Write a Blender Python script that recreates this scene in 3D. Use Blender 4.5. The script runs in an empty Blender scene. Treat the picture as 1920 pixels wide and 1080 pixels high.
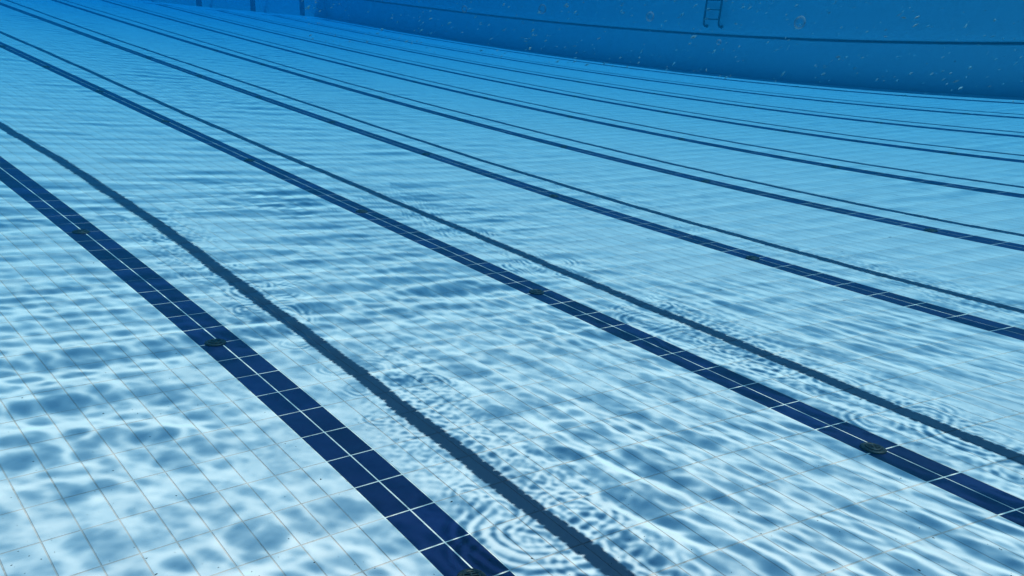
import bpy, bmesh, math, random
import numpy as np
from mathutils import Vector, Matrix

random.seed(7)
rng = np.random.default_rng(11)
sc = bpy.context.scene
C = sc.collection

# ----------------------------------------------------------------------------
# CAMERA: an underwater camera behind a flat port (Snell refraction at the port
# gives the pincushion bend of the lane lines).  x runs along the lanes, away
# from the camera; the ladder wall is on the -y side; pool floor is z = 0.
# ----------------------------------------------------------------------------
CAM = np.array([-5.75112, 1.96495, 2.23638])
YAW, PITCH, ROLL = -0.6306924, -0.2955746, 0.0593843
FPX, NPORT = 1338.03, 1.337            # focal length in 1920-px pixels, port index

def cam_axes():
    f = np.array([math.cos(YAW)*math.cos(PITCH), math.sin(YAW)*math.cos(PITCH), math.sin(PITCH)])
    r0 = np.cross(f, [0, 0, 1]); r0 /= np.linalg.norm(r0); u0 = np.cross(r0, f)
    r = math.cos(ROLL)*r0 + math.sin(ROLL)*u0
    u = -math.sin(ROLL)*r0 + math.cos(ROLL)*u0
    return f, r, u
FWD, RGT, UP = cam_axes()

def project(W):
    d = np.asarray(W, float) - CAM
    z, X, Y = d@FWD, d@RGT, d@UP
    q = np.hypot(X, Y) + 1e-9
    th = np.arctan2(q, z)
    R = FPX*np.tan(np.arcsin(np.clip(NPORT*np.sin(th), -.99, .99)))
    R = np.where(th > 0.7, 9e5, R)
    return 960 + R*X/q, 540 - R*Y/q

def pixel_dir(x, y):
    dx, dy = x-960.0, 540.0-y
    R = math.hypot(dx, dy) + 1e-9
    th = math.asin(math.sin(math.atan(R/FPX))/NPORT)
    return math.cos(th)*FWD + math.sin(th)*(RGT*dx/R + UP*dy/R)

def on_floor(x, y, z=0.0):
    d = pixel_dir(x, y)
    return CAM + d*(z-CAM[2])/d[2]

cam_d = bpy.data.cameras.new('camera')
cam = bpy.data.objects.new('camera', cam_d); C.objects.link(cam)
cam.matrix_world = Matrix(((RGT[0], UP[0], -FWD[0], CAM[0]), (RGT[1], UP[1], -FWD[1], CAM[1]),
                           (RGT[2], UP[2], -FWD[2], CAM[2]), (0, 0, 0, 1)))
cam_d.sensor_fit = 'HORIZONTAL'; cam_d.sensor_width = 36.0; cam_d.sensor_height = 20.25
cam_d.lens = FPX*NPORT/1920*36
cam_d.clip_start = 0.02; cam_d.clip_end = 500
cam_d.type = 'PANO'
cam_d.panorama_type = 'FISHEYE_LENS_POLYNOMIAL'
cam_d.fisheye_fov = math.radians(170)
_f = FPX/1920*36
_r = np.linspace(.01, 20.9, 300)
_th = np.arcsin(np.sin(np.arctan(_r/_f))/NPORT)
_k = np.linalg.lstsq(np.stack([_r, _r**2, _r**3, _r**4], 1), _th, rcond=None)[0]
cam_d.fisheye_polynomial_k0 = 0.0
cam_d.fisheye_polynomial_k1 = -_k[0]
cam_d.fisheye_polynomial_k2 = -_k[1]
cam_d.fisheye_polynomial_k3 = -_k[2]
cam_d.fisheye_polynomial_k4 = -_k[3]
sc.camera = cam

# ------------------------------------------------------------ light and film
SURF = 2.45                             # water level above the floor
SUN_T = np.array([0.13, 0.294])         # underwater run of a sun ray per metre of depth
SHIFT = SUN_T*SURF
sun_dir = Vector((SUN_T[0], SUN_T[1], -1)).normalized()
sun_d = bpy.data.lights.new('sun', 'SUN'); sun_d.energy = 5.0; sun_d.angle = math.radians(0.32)
sun_d.color = (1.0, 0.875, 0.80)
sun = bpy.data.objects.new('sun', sun_d); C.objects.link(sun)
sun.rotation_euler = sun_dir.to_track_quat('-Z', 'Y').to_euler(); sun.location = (10, -12, 30)

world = bpy.data.worlds.new('World'); sc.world = world; world.use_nodes = True
wn = world.node_tree.nodes; wl = world.node_tree.links
sky = wn.new('ShaderNodeTexSky'); sky.sky_type = 'NISHITA'; sky.sun_disc = False
sky.sun_elevation = math.asin(-sun_dir.z); sky.sun_rotation = math.atan2(-sun_dir.x, -sun_dir.y)
sky.dust_density = 0.2; sky.ozone_density = 4.0
bg = wn['Background']; bg.inputs['Strength'].default_value = 0.055
wl.new(sky.outputs['Color'], bg.inputs['Color'])

sc.view_settings.view_transform = 'Standard'; sc.view_settings.look = 'None'
sc.view_settings.gamma = 1.0; sc.view_settings.use_curve_mapping = False
sc.view_settings.exposure = 0.53
cy = sc.cycles
cy.use_denoising = True
cy.max_bounces = 7; cy.diffuse_bounces = 3; cy.glossy_bounces = 2; cy.transmission_bounces = 2
cy.volume_bounces = 1; cy.transparent_max_bounces = 8
cy.caustics_reflective = False; cy.caustics_refractive = False
cy.sample_clamp_indirect = 4.0
cy.use_adaptive_sampling = False

# ------------------------------------------------------------------- helpers
def mat(name):
    m = bpy.data.materials.new(name); m.use_nodes = True
    nt = m.node_tree; nt.nodes.clear()
    out = nt.nodes.new('ShaderNodeOutputMaterial')
    return m, nt, out

def N(nt, t, **kw):
    n = nt.nodes.new(t)
    for k, v in kw.items(): setattr(n, k, v)
    return n

def math_n(nt, op, a, b=None):
    n = N(nt, 'ShaderNodeMath', operation=op)
    for i, v in enumerate((a, b)):
        if v is None: continue
        if isinstance(v, (int, float)): n.inputs[i].default_value = v
        else: nt.links.new(v, n.inputs[i])
    return n.outputs[0]

def mixc(nt, fac, a, b):
    n = N(nt, 'ShaderNodeMix', data_type='RGBA')
    for i, v in ((0, fac), (6, a), (7, b)):
        if isinstance(v, (int, float)): n.inputs[i].default_value = v
        elif isinstance(v, tuple): n.inputs[i].default_value = (*v, 1) if len(v) == 3 else v
        else: nt.links.new(v, n.inputs[i])
    return n.outputs[2]

def noise(nt, vec, scale, detail=3, rough=.55):
    n = N(nt, 'ShaderNodeTexNoise'); n.inputs['Scale'].default_value = scale
    n.inputs['Detail'].default_value = detail; n.inputs['Roughness'].default_value = rough
    nt.links.new(vec, n.inputs['Vector']); return n.outputs['Fac']

def ramp(nt, fac, p0, p1):
    n = N(nt, 'ShaderNodeMapRange'); n.inputs[1].default_value = p0; n.inputs[2].default_value = p1
    nt.links.new(fac, n.inputs[0]); return n.outputs[0]

def principled(nt, out, rough=.4, spec=.25):
    b = N(nt, 'ShaderNodeBsdfPrincipled')
    b.inputs['Roughness'].default_value = rough
    b.inputs['Specular IOR Level'].default_value = spec
    nt.links.new(b.outputs[0], out.inputs['Surface']); return b

TL, TW = 0.299017, 0.125                # tile module along / across the lanes

def tile_rand(nt, pos):
    """one random number for each tile of the floor, from the tile's place"""
    sp = N(nt, 'ShaderNodeSeparateXYZ'); nt.links.new(pos, sp.inputs[0])
    ix = math_n(nt, 'FLOOR', math_n(nt, 'DIVIDE', sp.outputs[0], TL))
    iy = math_n(nt, 'FLOOR', math_n(nt, 'DIVIDE', sp.outputs[1], TW))
    cb = N(nt, 'ShaderNodeCombineXYZ'); nt.links.new(ix, cb.inputs[0]); nt.links.new(iy, cb.inputs[1])
    w = N(nt, 'ShaderNodeTexWhiteNoise', noise_dimensions='2D'); nt.links.new(cb.outputs[0], w.inputs['Vector'])
    return w.outputs['Value']

def m_tile(name, ca, cb, stain, rough):
    m, nt, out = mat(name); b = principled(nt, out, rough, .2)
    geo = N(nt, 'ShaderNodeNewGeometry').outputs['Position']
    r = tile_rand(nt, geo)
    col = mixc(nt, r, ca, cb)
    st = ramp(nt, noise(nt, geo, 5.5, 5, .65), .56, .82)
    col = mixc(nt, math_n(nt, 'MULTIPLY', st, .45), col, stain)
    nt.links.new(col, b.inputs['Base Color'])
    rr = noise(nt, geo, 9, 3)
    nt.links.new(math_n(nt, 'ADD', math_n(nt, 'MULTIPLY', rr, .2), rough-.1), b.inputs['Roughness'])
    bump = N(nt, 'ShaderNodeBump'); bump.inputs['Strength'].default_value = .08; bump.inputs['Distance'].default_value = .004
    nt.links.new(noise(nt, geo, 60, 2), bump.inputs['Height']); nt.links.new(bump.outputs[0], b.inputs['Normal'])
    return m
M_WHITE = m_tile('white_tile', (.66, .68, .76), (.72, .74, .82), (.57, .59, .66), .38)
M_BLUE = m_tile('blue_tile', (.003, .009, .055), (.006, .019, .105), (.008, .026, .10), .40)

def m_grout(name, ca, cd):
    m, nt, out = mat(name); b = principled(nt, out, .85, .1)
    geo = N(nt, 'ShaderNodeNewGeometry').outputs['Position']
    st = ramp(nt, noise(nt, geo, 3.1, 6, .7), .48, .66)
    fine = ramp(nt, noise(nt, geo, 26, 3, .6), .5, .62)
    col = mixc(nt, math_n(nt, 'MULTIPLY', st, .35), ca, cd)
    col = mixc(nt, math_n(nt, 'MULTIPLY', math_n(nt, 'MULTIPLY', st, fine), .6), col, (.05, .055, .05))
    nt.links.new(col, b.inputs['Base Color']); return m
M_GROUT = m_grout('grout', (.66, .55, .535), (.42, .35, .33))
M_GROUT_W = m_grout('white_grout', (.90, .87, .85), (.62, .58, .54))

def m_simple(name, col, rough=.5, spec=.3, metal=0.0, var=.25, scale=6):
    m, nt, out = mat(name); b = principled(nt, out, rough, spec); b.inputs['Metallic'].default_value = metal
    geo = N(nt, 'ShaderNodeNewGeometry').outputs['Position']
    c2 = tuple(c*(1-var) for c in col)
    nt.links.new(mixc(nt, noise(nt, geo, scale, 4), col, c2), b.inputs['Base Color'])
    return m

def m_wall():
    m, nt, out = mat('wall_paint'); b = principled(nt, out, .6, .2)
    geo = N(nt, 'ShaderNodeNewGeometry').outputs['Position']
    v = noise(nt, geo, .9, 5, .6)
    col = mixc(nt, v, (.60, .80, .88), (.66, .84, .90))
    dirt = ramp(nt, noise(nt, geo, 5, 5, .7), .55, .8)
    col = mixc(nt, math_n(nt, 'MULTIPLY', dirt, .35), col, (.52, .70, .78))
    nt.links.new(col, b.inputs['Base Color']); return m
M_WALL = m_wall()
M_NICHE_SHADE = m_simple('niche_shade', (.012, .03, .055), .7)  # shade inside the ledge niche, painted as a near-black colour
M_STRIPE = m_simple('stripe_tile', (.006, .018, .09), .4)
M_COPING = m_simple('coping_stone', (.55, .54, .5), .7)
M_DECK = m_simple('deck_stone', (.42, .40, .36), .8)
M_STEEL = m_simple('ladder_steel', (.018, .022, .028), .5, .2, .0)
M_RUBBER = m_simple('black_rubber', (.012, .013, .014), .6)
M_INLET = m_simple('inlet_plastic', (.012, .019, .019), .5, .35, 0, .4, 40)
M_INLET2 = m_simple('inlet_cap_plastic', (.017, .026, .024), .5, .4, 0, .4, 40)
M_DARK = m_simple('inlet_throat', (.004, .004, .005), .9, 0)
M_ROPE = m_simple('rope_disc_plastic', (.03, .12, .28), .4)
M_CABLE = m_simple('rope_cable', (.3, .3, .3), .4)
M_DEBRIS = m_simple('debris', (.03, .025, .02), .9)

def link(o, parent=None, kind=None):
    C.objects.link(o)
    if parent: o.parent = parent
    if kind: o['kind'] = kind
    return o

def mesh_obj(name, verts, faces, m, parent=None, kind=None, smooth=False):
    me = bpy.data.meshes.new(name); me.from_pydata([tuple(v) for v in verts], [], faces); me.update()
    me.materials.append(m)
    if smooth: me.polygons.foreach_set('use_smooth', [True]*len(me.polygons))
    return link(bpy.data.objects.new(name, me), parent, kind)

def grid_obj(name, V, F, m, parent=None, kind=None):
    """numpy quads"""
    me = bpy.data.meshes.new(name)
    me.vertices.add(len(V)); me.vertices.foreach_set('co', V.astype(np.float32).ravel())
    n = len(F); me.loops.add(n*4); me.loops.foreach_set('vertex_index', F.astype(np.int32).ravel())
    me.polygons.add(n); me.polygons.foreach_set('loop_start', np.arange(0, n*4, 4, dtype=np.int32))
    me.update(calc_edges=True); me.materials.append(m)
    return link(bpy.data.objects.new(name, me), parent, kind)

def boxes(name, bs, m, parent=None, kind=None):
    V, F = [], []
    for (x0, x1, y0, y1, z0, z1) in bs:
        k = len(V)
        V += [(x, y, z) for z in (z0, z1) for y in (y0, y1) for x in (x0, x1)]
        F += [[k+i for i in f] for f in ((0, 2, 3, 1), (4, 5, 7, 6), (0, 1, 5, 4), (2, 6, 7, 3), (0, 4, 6, 2), (1, 3, 7, 5))]
    return mesh_obj(name, V, F, m, parent, kind)

def tube(pts, rad, seg=10, caps=True):
    pts = [Vector(p) for p in pts]; V, F = [], []
    ref = Vector((0, 1, 0.3)).normalized()
    for i, p in enumerate(pts):
        t = (pts[min(i+1, len(pts)-1)] - pts[max(i-1, 0)]).normalized()
        a = t.cross(ref)
        if a.length < 1e-3: a = t.cross(Vector((1, 0, 0)))
        a.normalize(); b = t.cross(a)
        r = rad[i] if isinstance(rad, (list, tuple)) else rad
        for s in range(seg):
            q = 2*math.pi*s/seg; V.append(p + a*math.cos(q)*r + b*math.sin(q)*r)
    for i in range(len(pts)-1):
        for s in range(seg):
            F.append([i*seg+s, i*seg+(s+1) % seg, (i+1)*seg+(s+1) % seg, (i+1)*seg+s])
    if caps:
        F.append(list(range(seg))[::-1]); F.append([(len(pts)-1)*seg+s for s in range(seg)])
    return V, F

def lathe(prof, seg=28, closed=True):
    V, F = [], []
    for (r, z) in prof:
        for s in range(seg):
            q = 2*math.pi*s/seg; V.append((r*math.cos(q), r*math.sin(q), z))
    for i in range(len(prof)-1):
        for s in range(seg):
            F.append([i*seg+s, i*seg+(s+1) % seg, (i+1)*seg+(s+1) % seg, (i+1)*seg+s])
    F.append([(len(prof)-1)*seg+s for s in range(seg)])
    return V, F

def thing(name, label, cat, loc=(0, 0, 0), group=None):
    o = bpy.data.objects.new(name, None); o.empty_display_size = .1
    o.location = loc; o['label'] = label; o['category'] = cat
    if group: o['group'] = group
    return link(o)

ORD = ['first', 'second', 'third', 'fourth', 'fifth', 'sixth', 'seventh', 'eighth', 'ninth', 'tenth',
       'eleventh', 'twelfth', 'thirteenth', 'fourteenth', 'fifteenth', 'sixteenth', 'seventeenth', 'eighteenth']

# ------------------------------------------------------------------ the basin
X0, X1 = -6.05, 43.95                   # near and far end wall
Y0, Y1 = -21.33, 3.83                   # ladder wall and the wall at the camera's back
TOP = 2.50

# deck around the pool and the two basin sides behind the camera
dv = [(X0-9, Y0-9, TOP), (X1+9, Y0-9, TOP), (X1+9, Y1+9, TOP), (X0-9, Y1+9, TOP),
      (X0, Y0-.4, TOP), (X1+.4, Y0-.4, TOP), (X1+.4, Y1, TOP), (X0, Y1, TOP),
      (X0, Y0-.4, -.3), (X1+.4, Y1, -.3), (X0, Y1, -.3)]
mesh_obj('pool_deck', dv, [[0, 1, 5, 4], [1, 2, 6, 5], [2, 3, 7, 6], [3, 0, 4, 7], [4, 8, 10, 7], [7, 10, 9, 6]], M_DECK, None, 'structure')

floor = boxes('pool_floor', [(X0, X1+.4, Y0-.4, Y1, -.3, -.0020)], M_GROUT, None, 'structure')

# lane layout
LANES = list(range(-1, 9))
XS, XE = -4.05, X1-2.0
i0, i1 = math.ceil(X0/TL), math.floor(X1/TL)
j0, j1 = math.ceil(Y0/TW), math.floor(Y1/TW)
ii, jj = np.meshgrid(np.arange(i0, i1), np.arange(j0, j1), indexing='ij')
ii, jj = ii.ravel(), jj.ravel()
xc, yc = (ii+.5)*TL, (jj+.5)*TW
k_of = np.round(-yc/2.5).astype(int)
off = np.abs(yc + 2.5*k_of)
iT = math.floor(XE/TL)
blue = (off < TW) & (xc > XS) & (xc < XE)
blue |= (off < 0.5) & (ii == iT-1) & (xc > 0)
blue &= (k_of >= -1) & (k_of <= 8)
# pixel size of each tile, as the photograph shows it
cw = []
for sx, sy in ((-.5, -.5), (.5, -.5), (.5, .5), (-.5, .5)):
    cw.append(project(np.stack([xc+sx*TL, yc+sy*TW, 0*xc], 1)))
px = np.stack([c[0] for c in cw], 1); py = np.stack([c[1] for c in cw], 1)
area = .5*np.abs(sum(px[:, a]*py[:, (a+1) % 4]-px[:, (a+1) % 4]*py[:, a] for a in range(4)))
mx, my = px.mean(1), py.mean(1)
inview = (mx > -25) & (mx < 1945) & (my > -10) & (my < 1100) & (px.max(1) < 5000) & (px.min(1) > -3000)
area = np.where(inview, area, 0)

def tile_shape(gx, gy, h0, b=.0013):
    """tile with chamfered rim: half sizes less the joint; returns verts, faces"""
    a, c = TL/2-gx, TW/2-gy
    V = [(-a, -c, -.0065), (a, -c, -.0065), (a, c, -.0065), (-a, c, -.0065),
         (-a, -c, -.0007), (a, -c, -.0007), (a, c, -.0007), (-a, c, -.0007),
         (-a+b, -c+b, 0), (a-b, -c+b, 0), (a-b, c-b, 0), (-a+b, c-b, 0)]
    F = [[8, 9, 10, 11]] + [[i, (i+1) % 4, 4+(i+1) % 4, 4+i] for i in range(4)] + [[4+i, 4+(i+1) % 4, 8+(i+1) % 4, 8+i] for i in range(4)]
    return np.array(V), np.array(F)

GXW, GYW = .0040, .0027                 # half joints between white tiles
GXB, GYB = .0036, .0036                 # half joints inside the lane lines

def tile_stuff(name, sel, shape, m, parent):
    V0, F0 = shape; n = len(sel)
    tz = rng.normal(0, .00035, n).clip(-.0008, .0008)
    V = V0[None] + np.stack([xc[sel], yc[sel], tz], 1)[:, None, :]
    F = F0[None] + (np.arange(n)*len(V0))[:, None, None]
    return grid_obj(name, V.reshape(-1, 3), F.reshape(-1, 4), m, parent, 'stuff')

def tile_parts(name, sel, shape, m, parent):
    V0, F0 = shape
    me = bpy.data.meshes.new(name); me.from_pydata(V0.tolist(), [], F0.tolist()); me.materials.append(m)
    for s in sel:
        o = bpy.data.objects.new(name, me)
        o.location = (xc[s], yc[s], min(max(random.gauss(0, .0003), -.0005), .0006))
        o.rotation_euler = (random.gauss(0, .0009), random.gauss(0, .0009), random.gauss(0, .001))
        link(o, parent)

white_idx = np.where(~blue)[0]
order = white_idx[np.argsort(-area[white_idx])]
near_w = order[:300]; rest_w = order[300:]
SH_W, SH_B = tile_shape(GXW, GYW, 0), tile_shape(GXB, GYB, 0)
tile_parts('floor_tile', near_w, SH_W, M_WHITE, floor)
seen = rest_w[area[rest_w] > 60]; far = rest_w[area[rest_w] <= 60]
tile_stuff('floor_tiles', seen, SH_W, M_WHITE, floor)
tile_stuff('floor_tiles', far, (SH_W[0][4:], SH_W[1][[0, 5, 6, 7, 8]]-4), M_WHITE, floor)

blue_idx = np.where(blue)[0]
border = blue_idx[np.argsort(-area[blue_idx])]
near_b = set(border[:300].tolist())
for k in LANES:
    own = blue_idx[k_of[blue_idx] == k]
    lo = bpy.data.objects.new('lane_line', None); lo.location = (0, 0, 0); link(lo, floor)
    nb = [s for s in own if s in near_b]; rb = np.array([s for s in own if s not in near_b], int)
    boxes('line_grout', [(min(xc[own])-TL/2, max(xc[own][off[own] < TW])+TL/2, -2.5*k-TW-.003, -2.5*k+TW+.003, -.01, -.0015)], M_GROUT_W, lo)
    if nb: tile_parts('line_tile', nb, SH_B, M_BLUE, lo)
    if len(rb): tile_stuff('line_tiles', rb, SH_B, M_BLUE, lo)

# ladder-side wall: upper face coves back into a rest-ledge niche, lower face below it
LEDGE = 1.07
def extrude_x(name, prof, x0, x1, m, parent, n=1, smooth=False):
    V = [(x0+(x1-x0)*t/n, y, z) for t in range(n+1) for (y, z) in prof]; k = len(prof)
    F = [[t*k+i, t*k+(i+1) % k, (t+1)*k+(i+1) % k, (t+1)*k+i] for t in range(n) for i in range(k)]
    F += [list(range(k))[::-1], [n*k+i for i in range(k)]]
    return mesh_obj(name, V, F, m, parent, None, smooth)

w = thing('pool_wall', 'long shaded blue pool side wall with a dark rest ledge, carrying the ladder', 'wall', (0, Y0, 0))
B = -.40                                # back of the wall, relative to its face
extrude_x('lower_wall', [(0, -.0019), (0, LEDGE-.012), (-.012, LEDGE), (B, LEDGE), (B, -.0019)], X0, X1+.4, M_WALL, w)
cove = [(-.11*(1-math.cos(a)), 1.43-.31*math.sin(a)) for a in np.linspace(0, math.pi/2, 7)]
extrude_x('rest_ledge', [(-.112, 1.118), (-.15, 1.10), (-.16, LEDGE+.002), (B, LEDGE+.002), (B, 1.118)], X0, X1+.4, M_NICHE_SHADE, w)
extrude_x('upper_wall', [(0, TOP-.06)] + cove + [(B, 1.12), (B, TOP-.06)], X0, X1+.4, M_WALL, w)
extrude_x('coping', [(0, TOP-.058), (.0, TOP-.01), (-.01, TOP+.004), (B, TOP+.004), (B, TOP-.058)], X0, X1+.4, M_COPING, w)

# far end wall with the dark target stripes of the lanes
e = thing('pool_wall', 'far end wall of the pool with vertical dark lane stripes', 'wall', (X1, 0, 0))
boxes('wall_face', [(0, .39, Y0+.001, Y1, -.0019, TOP-.06)], M_WALL, e)
boxes('coping', [(0, .39, Y0+.001, Y1, TOP-.058, TOP+.004)], M_COPING, e)
for k in LANES:
    boxes('target_stripe', [(-.004, .02, -2.5*k-.125, -2.5*k+.125, .0, TOP-.3)], M_STRIPE, e)

# --------------------------------------------------------------------- ladder
LX, LYo = 16.46, .17
lad = thing('pool_ladder', 'dark steel pool ladder hanging on the shaded side wall', 'ladder', (LX, Y0, 0))
for s in (-1, 1):
    x = s*.30
    pts = [(x, .005, 1.335), (x, .05, 1.325), (x, .10, 1.335), (x, .145, 1.38), (x, .165, 1.45), (x, LYo, 1.53)]
    pts += [(x, LYo, z) for z in (1.8, 2.1, 2.4, 2.62)]
    pts += [(x, LYo-.19+.19*math.cos(a), 2.62+.19*math.sin(a)) for a in np.linspace(.35, math.pi-.02, 8)]
    pts += [(x, LYo-.38, 2.56), (x, LYo-.38, TOP+.006)]
    V, F = tube(pts, .029, 10); rail = mesh_obj('rail', V, F, M_STEEL, lad, None, True)
    V, F = tube([(x, .0015, 1.335), (x, .012, 1.333), (x, .035, 1.328), (x, .045, 1.327)], [.040, .046, .046, .030], 12)
    mesh_obj('rubber_foot', V, F, M_RUBBER, rail, None, True)
for z in (1.535, 1.795, 2.055, 2.315):
    V, F = tube([(-.29, LYo, z), (-.1, LYo, z), (.1, LYo, z), (.29, LYo, z)], .016, 10)
    mesh_obj('rung', V, F, M_STEEL, lad, None, True)

# --------------------------------------------------------------- floor inlets
def inlet_parts():
    R = .060
    fl = lathe([(R, .0002), (R, .010), (R-.004, .0145), (R-.010, .0165), (.041, .0175), (.0400, .0165), (.0385, .012)], 32)
    ca = lathe([(.0375, .013), (.0375, .022), (.034, .0255), (.0305, .0262), (.0300, .0215)], 32)
    return fl, ca
(flV, flF), (caV, caF) = inlet_parts()
def me_of(name, V, F, m, smooth=True):
    me = bpy.data.meshes.new(name); me.from_pydata([tuple(v) for v in V], [], F); me.materials.append(m)
    if smooth: me.polygons.foreach_set('use_smooth', [True]*len(me.polygons))
    return me
flat = lambda V: [(x, y, z*.68) for (x, y, z) in V]
flV, caV = flat(flV), flat(caV)
ME_FL = me_of('flange', flV, flF, M_INLET); ME_CA = me_of('cap_ring', caV, caF, M_INLET2)
def bars():
    V, F = [], []
    def bx(x0, x1, y0, y1, z0, z1):
        k = len(V); V.extend([(x, y, z) for z in (z0, z1) for y in (y0, y1) for x in (x0, x1)])
        F.extend([[k+i for i in f] for f in ((0, 2, 3, 1), (4, 5, 7, 6), (0, 1, 5, 4), (2, 6, 7, 3), (0, 4, 6, 2), (1, 3, 7, 5))])
    for y in (-.016, 0, .016): bx(-.0255 if y else -.030, .0255 if y else .030, y-.0035, y+.0035, .0216, .0256)
    bx(-.0035, .0035, -.030, .030, .0217, .0249)
    return V, F
gv, gf = bars(); gv = flat(gv); ME_GR = me_of('grille', gv, gf, M_INLET2, False)
tv, tf = lathe([(.0298, .0135), (.0298, .0218)], 24); tv = flat(tv); ME_TH = me_of('throat', tv, tf, M_DARK)
sv, sf = lathe([(.0035, .016), (.0035, .0188), (.002, .0195)], 10); sv = flat(sv); ME_SC = me_of('screw', sv, sf, M_STEEL)

GRP = 'round floor inlets along the lane lines'
SEEN_AT = {(0, -1): (884, 1086), (0, 0): (404, 643.5), (0, 1): (152, 435.5), (1, -1): (1637, 842), (1, 0): (1006, 548.5), (1, 1): (678.5, 397)}
LINE_NAME = ['nearest', 'second', 'third', 'fourth', 'fifth', 'sixth', 'seventh', 'eighth', 'ninth']
for k in range(0, 9):
    vis = []
    for m in range(-1, 15):
        x = 10*m*TL; y = -2.5*k
        pxx, pyy = project(np.array([[x, y+.045, .01]]))
        if -15 < pxx[0] < 1935 and -10 < pyy[0] < 1105:
            dist = np.linalg.norm(np.array([x, y, 0])-CAM)
            if dist < 31: 
                if (k, m) in SEEN_AT: x, y = on_floor(*SEEN_AT[(k, m)])[:2]
                else: x, y = x+random.gauss(.012, .012), y+.040+random.gauss(0, .008)
                vis.append((x, y))
    vis.sort()
    for q, (x, y) in enumerate(vis):
        which = 'frontmost' if q == 0 else ORD[q]
        o = thing('floor_inlet', f'{which} round black floor inlet on the {LINE_NAME[k]} dark blue lane line, counted from the front', 'inlet',
                  (x, y, 0), GRP)
        o.rotation_euler = (0, 0, random.uniform(0, 6.28))
        fo = link(bpy.data.objects.new('flange', ME_FL), o)
        co = link(bpy.data.objects.new('cap_ring', ME_CA), o)
        link(bpy.data.objects.new('grille', ME_GR), co); link(bpy.data.objects.new('throat', ME_TH), co)
        for a in (0.5, 2.6, 4.7):
            p = link(bpy.data.objects.new('screw', ME_SC), fo); p.location = (.0495*math.cos(a), .0495*math.sin(a), 0)

# ----------------------------------------------------------------- lane ropes
SHADOW = ['nearest', 'second', 'third', 'fourth', 'fifth', 'sixth', 'seventh', 'eighth']
def rope_y(k, x):
    base = .045*np.sin(.48*(x-.75)) if k == 0 else .03*np.sin(.33*x+1.7*k)
    return -(2.5*k+1.25) - base + .006*np.sin(1.9*x+2.3*k) + .004*np.sin(6.1*x+k)
for k in range(0, 8):
    rp = thing('lane_rope', f'floating lane rope of discs that throws the {SHADOW[k]} teal shadow line on the floor', 'lane rope',
               (0, -(2.5*k+1.25), SURF), 'lane ropes floating on the water')
    xs = np.linspace(X0+.05, X1-.05, 240)
    V, F = tube([(x, rope_y(k, x)+2.5*k+1.25, .004) for x in xs], .006, 6); mesh_obj('cable', V, F, M_CABLE, rp)
    pitch, seg = .052, (12 if k < 2 else 8)
    xd = np.arange(X0+.2, X1-.2, pitch); n = len(xd)
    ang = np.arange(seg)*2*np.pi/seg
    prof = [(-.0253, .044), (-.0185, .058), (.0185, .058), (.0253, .044)]
    P = np.zeros((n, 4, seg, 3)); yy = rope_y(k, xd)+2.5*k+1.25
    sc_ = 1+rng.normal(0, .06, n); tilt = rng.normal(0, .05, n)
    for a, (dx, r) in enumerate(prof):
        rr = r*sc_[:, None]
        P[:, a, :, 1] = yy[:, None] + rr*np.cos(ang); P[:, a, :, 2] = rr*np.sin(ang)
        P[:, a, :, 0] = xd[:, None] + dx + tilt[:, None]*rr*np.cos(ang)
    f1 = np.array([[a*seg+s, a*seg+(s+1) % seg, (a+1)*seg+(s+1) % seg, (a+1)*seg+s] for a in range(3) for s in range(seg)])
    Fq = f1[None] + (np.arange(n)*4*seg)[:, None, None]
    grid_obj('float_discs', P.reshape(-1, 3), Fq.reshape(-1, 4), M_ROPE, rp, 'stuff')

# --------------------------------------------------------------- water surface
# Small waves; the floor's caustic light is painted into the sheet's transparent
# colour, as a pattern worked out by refracting a grid of rays at the
# waves (Snell, small slopes) down to the floor.
DEFF = SURF*(1-1/1.333)
NW = 260
def wave_set(n, lmin, lmax, ang0, spread, rms_lap, seed):
    g = np.random.default_rng(seed)
    lam = np.exp(g.uniform(math.log(lmin), math.log(lmax), n)); kk = 2*np.pi/lam
    th = ang0 + g.normal(0, spread, n)
    a = kk**-1.82*np.exp(g.normal(0, .4, n))*1.0
    a *= rms_lap/np.sqrt(np.sum((a*kk*kk)**2)/2)
    return kk*np.cos(th), kk*np.sin(th), a, g.uniform(0, 6.283, n)
SETS = [wave_set(84, .11, .75, -0.22, .28, 1.0, 1),      # crests across the lanes
        wave_set(84, .075, .50, 1.80, .20, 1.0, 2),       # crests along the lanes
        wave_set(84, .09, .6, 0.0, 3.0, 1.0, 3),       # mixed chop
        wave_set(100, .030, .085, 0.0, 3.0, 1.0, 4),
        wave_set(80, .05, .16, 1.80, .40, 1.0, 6)]    # ripples shed by the ropes, and brushed wavelets

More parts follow.
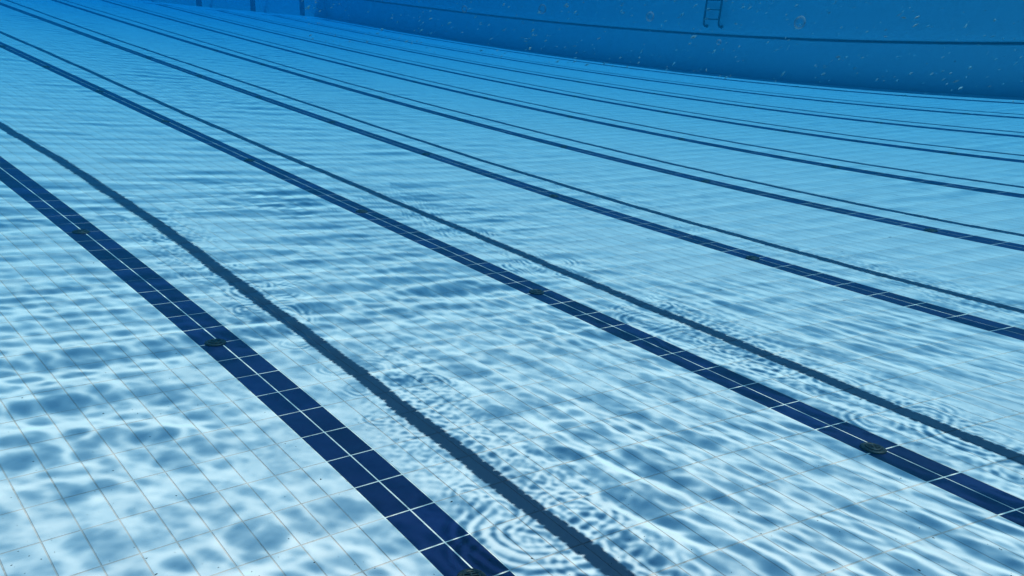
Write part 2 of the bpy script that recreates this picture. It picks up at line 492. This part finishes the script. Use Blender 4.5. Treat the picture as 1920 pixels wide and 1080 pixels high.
def weights(x, y):
    """how rough each family is at a place on the floor"""
    X, Y = x[:, None], y[None, :]
    near = 1/(1+np.exp((X-1.5+(-Y)*.9-0.5)/1.1))
    left = 1/(1+np.exp((-Y-1.3-.5*(X+2.5))/.5))
    q1 = np.sin(.9*X+.6*Y+.8*np.sin(1.3*Y))*np.cos(.7*X-1.1*Y+1)
    q2 = np.sin(2.3*X-1.7*Y+1.2*np.sin(1.1*X+.5))*np.cos(1.9*X+2.2*Y+.4)
    patch = np.clip(.78+.42*q1+.34*q2, .18, 1.35)
    w0 = (.20+.64*left*(.62+.38*np.tanh((X+.3)/1.5)))*patch
    w1 = (.13+.82*near*(1-.75*left))*patch
    w2 = (.10+.12*near+.14*left*near)*patch
    d = np.min([np.abs(Y+2.5*k+.53) for k in range(-1, 8)], axis=0)
    clus = np.clip(.5+.9*np.sin(1.3*X+.4*Y*7)+.6*np.sin(3.1*X+Y*5+2), 0, 1.6)
    rope = np.exp(-(d/.30)**2)*np.exp(-np.clip(X+1, 0, 50)/7)
    w3 = .12*np.exp(-np.clip(X, 0, 50)/6)*near + 1.0*rope*clus*np.exp(-np.clip(-Y-3, 0, 50)/4)
    w4 = .40*near*(1-.6*left)*patch
    return [w0, w1, w2, w3, w4]

RING_PX = [(25,290,.05,.5),(80,305,.06,.8),(130,320,.06,.8),(190,335,.05,.6),(290,445,.09,1),(370,455,.13,.7),(375,515,.12,1),
 (420,500,.08,1),(480,535,.09,1.1),(515,545,.15,1.2),(515,545,.26,.7),(535,585,.10,1.2),(560,600,.08,1),(470,580,.09,1),(560,640,.12,1),
 (625,690,.09,1),(690,690,.12,.8),(930,960,.12,1),(1000,1000,.15,1.2),(1000,1000,.28,.9),(1080,960,.16,1),(1100,1060,.12,1),(960,1040,.2,1),
 (575,325,.09,.7),(640,320,.1,.7),(660,345,.07,.8),(690,375,.08,.8),(905,440,.10,.9),(980,500,.15,1.3),
 (980,500,.10,1),(1030,490,.20,.6),(1075,515,.11,1),(1180,580,.09,1),(1225,570,.13,.8),(1210,600,.15,1),(1290,640,.11,1),
 (1340,640,.10,.9),(1420,690,.10,1),(1450,690,.17,.8),(1640,790,.12,1),(1740,780,.10,.8),(1830,820,.20,.9),(1830,820,.14,.5),
 (1300,640,.26,.6),(880,930,.07,.9),(1040,1010,.09,1)]
RINGS = []
for (a, b, r, s) in RING_PX:
    f = on_floor(a, b); RINGS.append((f[0], f[1], r, s))
g5 = np.random.default_rng(5)
for q in range(150):                                     # the rest of the drops and bubbles along the ropes
    k = int(g5.integers(0, 5)); x = g5.uniform(-4, 12); y = -(2.5*k+.53)+g5.normal(0, .13)
    RINGS.append((x, y, g5.uniform(.04, .13), g5.uniform(.3, .9)))

def caustic(xa, xb, ya, yb, cell, sub, fine):
    """floor light density on a grid of cells, in floor coordinates of the mean ray"""
    nx, ny = int(round((xb-xa)/cell)), int(round((yb-ya)/cell))
    x = xa + (np.arange(nx*sub)+.5)*cell/sub; y = ya + (np.arange(ny*sub)+.5)*cell/sub
    W = weights(x, y)
    gx = np.zeros((len(x), len(y)), np.float32); gy = np.zeros_like(gx)
    for q, (kx, ky, a, ph) in enumerate(SETS):
        if q >= 3 and not fine: continue
        Ex = np.exp(1j*np.outer(x, kx)).astype(np.complex64); Ey = np.exp(1j*np.outer(ky, y)+1j*ph[:, None]).astype(np.complex64)
        gx += np.asarray(W[q], np.float32)*((Ex*(1j*kx*a)).astype(np.complex64)@Ey).real
        gy += np.asarray(W[q], np.float32)*((Ex*(1j*ky*a)).astype(np.complex64)@Ey).real
    if fine:
        for (rx, ry, r0, s) in RINGS:
            ext = r0+.14
            ia, ib = np.searchsorted(x, [rx-ext, rx+ext]); ja, jb = np.searchsorted(y, [ry-ext, ry+ext])
            if ia >= ib or ja >= jb: continue
            dx = x[ia:ib, None]-rx; dy = y[None, ja:jb]-ry; r = np.hypot(dx, dy)+1e-5
            wid = .028+.20*r0; lam = .034+.09*r0
            kk = 2*np.pi/lam
            env = np.exp(-((r-r0)/wid)**2)*np.clip(r/(.3*r0), 0, 1)
            t0 = (rx*37.1+ry*17.3) % 6.28; th = np.arctan2(dy, dx)        # no ring is whole or even
            env = env*np.clip(.60+.45*np.cos(th-t0)+.25*np.cos(3*th+2*t0), 0, 1.2)
            rw = r*(1+.05*np.cos(2*th+t0)+.03*np.cos(5*th-t0))
            sl = (s*3.3/kk)*env*np.cos(kk*(rw-r0))   # radial slope
            gx[ia:ib, ja:jb] += (sl*dx/r).astype(np.float32); gy[ia:ib, ja:jb] += (sl*dy/r).astype(np.float32)
    fx = ((x[:, None]-DEFF*gx-xa)/cell-.5).ravel(); fy = ((y[None, :]-DEFF*gy-ya)/cell-.5).ravel()
    ix = np.floor(fx).astype(np.int32); iy = np.floor(fy).astype(np.int32); tx = fx-ix; ty = fy-iy
    I = np.zeros(nx*ny)
    for ax in (0, 1):
        for ay in (0, 1):
            qx, qy = ix+ax, iy+ay; ok = (qx >= 0) & (qx < nx) & (qy >= 0) & (qy < ny)
            wgt = (tx if ax else 1-tx)*(ty if ay else 1-ty)
            I += np.bincount((qx[ok].astype(np.int64)*ny+qy[ok]), weights=wgt[ok], minlength=nx*ny)
    I = I.reshape(nx, ny)/(sub*sub)
    K = np.array([.25, .5, .25])
    for _ in range(1 if fine else 7):
        I = sum(K[t]*np.roll(I, t-1, 0) for t in range(3)); I = sum(K[t]*np.roll(I, t-1, 1) for t in range(3))
    I[:2] = 1; I[-2:] = 1; I[:, :2] = 1; I[:, -2:] = 1
    return I, xa+.5*cell, ya+.5*cell, cell

NA, NB, NC, ND = X0, 6.0, -7.5, 3.0
I_n = caustic(NA, NB, NC, ND, .008, 2, True)
I_f = caustic(X0, X1, Y0, Y1, .030, 2, False)

SXO, SYO = SHIFT
# the sheet: a fan of quads whose density follows what the floor needs
CX, CY = X0+.12, CAM[1]-SYO
th_f = np.radians(np.linspace(-80, 12, 960)); th_c = np.radians(np.arange(15, 279, 3.0))
THS = np.concatenate([th_f, th_c]); NT = len(THS)
def rmax(t):
    c, s_ = math.cos(t), math.sin(t)
    v = []
    if c > 1e-6: v.append((X1-CX)/c)
    if c < -1e-6: v.append((X0-CX)/c)
    if s_ > 1e-6: v.append((Y1-CY)/s_)
    if s_ < -1e-6: v.append((Y0-CY)/s_)
    return min(v)
rr = np.linspace(.06, 60, 24000)
step = np.where(rr < 2.0, .06, np.clip(.00042*rr*rr, .0085, .14))
Fc = np.concatenate([[0], np.cumsum((rr[1]-rr[0])/step[1:])])
NR = 640
RM = np.array([rmax(t) for t in THS])
tt = np.linspace(0, 1, NR)
Rg = np.stack([np.interp(tt*np.interp(rm, rr, Fc), Fc, rr) for rm in RM])      # NT x NR
PX = np.clip(CX+Rg*np.cos(THS)[:, None], X0, X1); PY = np.clip(CY+Rg*np.sin(THS)[:, None], Y0, Y1)
def sample(Is, x, y):
    I, xa, ya, c = Is
    fx = np.clip((x-xa)/c, 0, I.shape[0]-1.001); fy = np.clip((y-ya)/c, 0, I.shape[1]-1.001)
    ix = fx.astype(int); iy = fy.astype(int); tx = fx-ix; ty = fy-iy
    return (I[ix, iy]*(1-tx)+I[ix+1, iy]*tx)*(1-ty)+(I[ix, iy+1]*(1-tx)+I[ix+1, iy+1]*tx)*ty
fX, fY = PX+SXO, PY+SYO                 # where the mean ray from here meets the floor
Wn = np.clip((NB-fX)/2.5, 0, 1)*np.clip((fY-NC)/2.5, 0, 1)
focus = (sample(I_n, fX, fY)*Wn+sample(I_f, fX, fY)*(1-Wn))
# tone curve on the painted caustics: bright peaks squeezed, dim patches darkened
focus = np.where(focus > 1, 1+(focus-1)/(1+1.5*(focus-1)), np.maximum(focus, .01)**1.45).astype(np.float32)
hx = np.arange(X0, X1+.05, .05); hy = np.arange(Y0, Y1+.05, .05)
hg = np.zeros((len(hx), len(hy)), np.float32)
for q, (kx, ky, a, ph) in enumerate(SETS[:3]):
    Ex = (np.exp(1j*np.outer(hx, kx))*a).astype(np.complex64); Ey = np.exp(1j*np.outer(ky, hy)+1j*ph[:, None]).astype(np.complex64)
    hg += .25*(Ex@Ey).real
hz = sample((hg, X0, Y0, .05), PX, PY)
V = np.stack([PX, PY, SURF+np.clip(hz, -.04, .04)], -1)
idx = np.arange(NT*NR).reshape(NT, NR); nxt = np.roll(idx, -1, 0)
F = np.stack([idx[:, :-1], idx[:, 1:], nxt[:, 1:], nxt[:, :-1]], -1).reshape(-1, 4)

def m_water():
    m, nt, out = mat('water_surface')
    at = N(nt, 'ShaderNodeAttribute', attribute_name='focus')
    tr = N(nt, 'ShaderNodeBsdfTransparent'); gl = N(nt, 'ShaderNodeBsdfGlossy'); gl.inputs['Roughness'].default_value = .05
    cb = N(nt, 'ShaderNodeCombineColor')
    # painted caustic tint: dim patches coloured bluer, bright ones whiter
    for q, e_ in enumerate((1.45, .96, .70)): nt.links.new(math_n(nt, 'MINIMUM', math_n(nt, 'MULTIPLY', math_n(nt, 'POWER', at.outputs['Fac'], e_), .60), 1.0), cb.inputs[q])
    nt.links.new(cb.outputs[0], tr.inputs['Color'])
    fr = N(nt, 'ShaderNodeFresnel'); fr.inputs['IOR'].default_value = 1.333
    mx = N(nt, 'ShaderNodeMixShader'); nt.links.new(fr.outputs[0], mx.inputs[0])
    nt.links.new(tr.outputs[0], mx.inputs[1]); nt.links.new(gl.outputs[0], mx.inputs[2])
    nt.links.new(mx.outputs[0], out.inputs['Surface']); return m
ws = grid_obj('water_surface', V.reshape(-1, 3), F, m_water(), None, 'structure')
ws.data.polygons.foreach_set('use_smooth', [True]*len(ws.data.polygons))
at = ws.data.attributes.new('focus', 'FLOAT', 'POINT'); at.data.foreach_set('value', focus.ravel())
print('water verts', len(ws.data.vertices))

# ------------------------------------------------- things adrift in the water
def octa(V, F, c, ax, r, L):
    c = Vector(c); ax = ax.normalized(); a = ax.orthogonal().normalized(); b = ax.cross(a); k = len(V)
    V.extend([c+ax*L, c-ax*L]); V.extend([c+a*r, c+b*r, c-a*r, c-b*r])
    for q in range(4):
        i, j = k+2+q, k+2+(q+1) % 4; F.append([k, i, j]); F.append([k+1, j, i])

V, F = [], []
drift = Vector(RGT)*.86+Vector(UP)*.5
for q in range(760):
    pxq = random.uniform(560, 1960)
    pyq = random.uniform(-40, 30+.085*pxq)
    d = pixel_dir(pxq, pyq); t = random.uniform(5.0, 15.0)
    p = CAM+d*t
    if p[2] > SURF-.1 or p[2] < .05 or p[1] < Y0+.3: continue
    r = random.lognormvariate(math.log(.00038), .45)*t
    dd = (drift+Vector((random.gauss(0, .3), random.gauss(0, .3), random.gauss(0, .3))))
    octa(V, F, p, dd, r, r*random.uniform(1.5, 4.0))
m, nt, out = mat('suspended_matter'); b = principled(nt, out, .8, .1); b.inputs['Base Color'].default_value = (.22, .44, .58, 1)
mesh_obj('suspended_particles', V, F, m, None, 'stuff')

m, nt, out = mat('air_bubble')
lw = N(nt, 'ShaderNodeLayerWeight'); lw.inputs[0].default_value = .35
tr = N(nt, 'ShaderNodeBsdfTransparent'); df = N(nt, 'ShaderNodeBsdfDiffuse'); df.inputs['Color'].default_value = (.14, .33, .45, 1)
mx = N(nt, 'ShaderNodeMixShader'); nt.links.new(math_n(nt, 'MULTIPLY', lw.outputs['Facing'], .6), mx.inputs[0])
nt.links.new(tr.outputs[0], mx.inputs[1]); nt.links.new(df.outputs[0], mx.inputs[2]); nt.links.new(mx.outputs[0], out.inputs['Surface'])
M_BUB = m
for (bx_, by_, rp_, lab) in ((1500, 42, 9, 'largest pale air bubble drifting right of the ladder in front of the wall'),
                       (1017, 17, 7, 'pale oval air bubble near the top edge left of the ladder'),
                       (1219, 31, 7, 'pale air bubble close to the dark ledge left of the ladder'),
                       (871, 17, 5, 'small air bubble at the top edge, leftmost in front of the wall'),
                       (1348, 79, 4, 'tiny air bubble just below the dark ledge under the ladder')):
    d = pixel_dir(bx_, by_); t = 2.2; p = CAM+d*t; r = rp_*t/(FPX*NPORT)
    bm = bmesh.new(); bmesh.ops.create_icosphere(bm, subdivisions=3, radius=r)
    me = bpy.data.meshes.new('air_bubble')
    for v in bm.verts:
        v.co.z *= 1.12; v.co.x *= .95+.06*math.sin(v.co.y/r*2)
    bm.to_mesh(me); bm.free(); me.materials.append(M_BUB)
    me.polygons.foreach_set('use_smooth', [True]*len(me.polygons))
    o = bpy.data.objects.new('air_bubble', me); o.location = p; link(o)
    o['label'] = lab; o['category'] = 'bubble'; o['group'] = 'air bubbles in the water'

# specks of dirt lying on the tiles
V, F = [], []
for q in range(520):
    a = on_floor(random.uniform(0, 1920), 1080-(random.random()**1.3)*800)
    if a[1] < -12 or a[0] > 12: continue
    r = random.lognormvariate(math.log(.0018), .45); an = random.uniform(0, 6.28); k = len(V); h = r*.5
    n = 6
    for z, sc2 in ((.0004, 1), (h, .6)):
        for s in range(n):
            t = 2*math.pi*s/n; e_ = random.uniform(.6, 1.2)*r*sc2
            u, v = e_*math.cos(t)*random.uniform(1, 1.8), e_*math.sin(t)*.7
            V.append((a[0]+u*math.cos(an)-v*math.sin(an), a[1]+u*math.sin(an)+v*math.cos(an), z))
    F += [[k+s, k+(s+1) % n, k+n+(s+1) % n, k+n+s] for s in range(n)]; F.append([k+n+s for s in range(n)])
mesh_obj('floor_debris', V, F, M_DEBRIS, None, 'stuff')

# ------------------------------------------------------- the water's own blue
m, nt, out = mat('pool_water')
va = N(nt, 'ShaderNodeVolumeAbsorption'); vs = N(nt, 'ShaderNodeVolumeScatter'); ad = N(nt, 'ShaderNodeAddShader')
SIG = (.112, .030, .006); va.inputs['Density'].default_value = .2
va.inputs['Color'].default_value = (*[1-s/.2 for s in SIG], 1)
vs.inputs['Density'].default_value = .0092; vs.inputs['Color'].default_value = (.01, .50, 1, 1); vs.inputs['Anisotropy'].default_value = .2
nt.links.new(va.outputs[0], ad.inputs[0]); nt.links.new(vs.outputs[0], ad.inputs[1]); nt.links.new(ad.outputs[0], out.inputs['Volume'])
boxes('haze', [(X0-9.5, X1+9.5, Y0-9.5, Y1+9.5, -1.3, 2.95)], m, None, 'stuff')
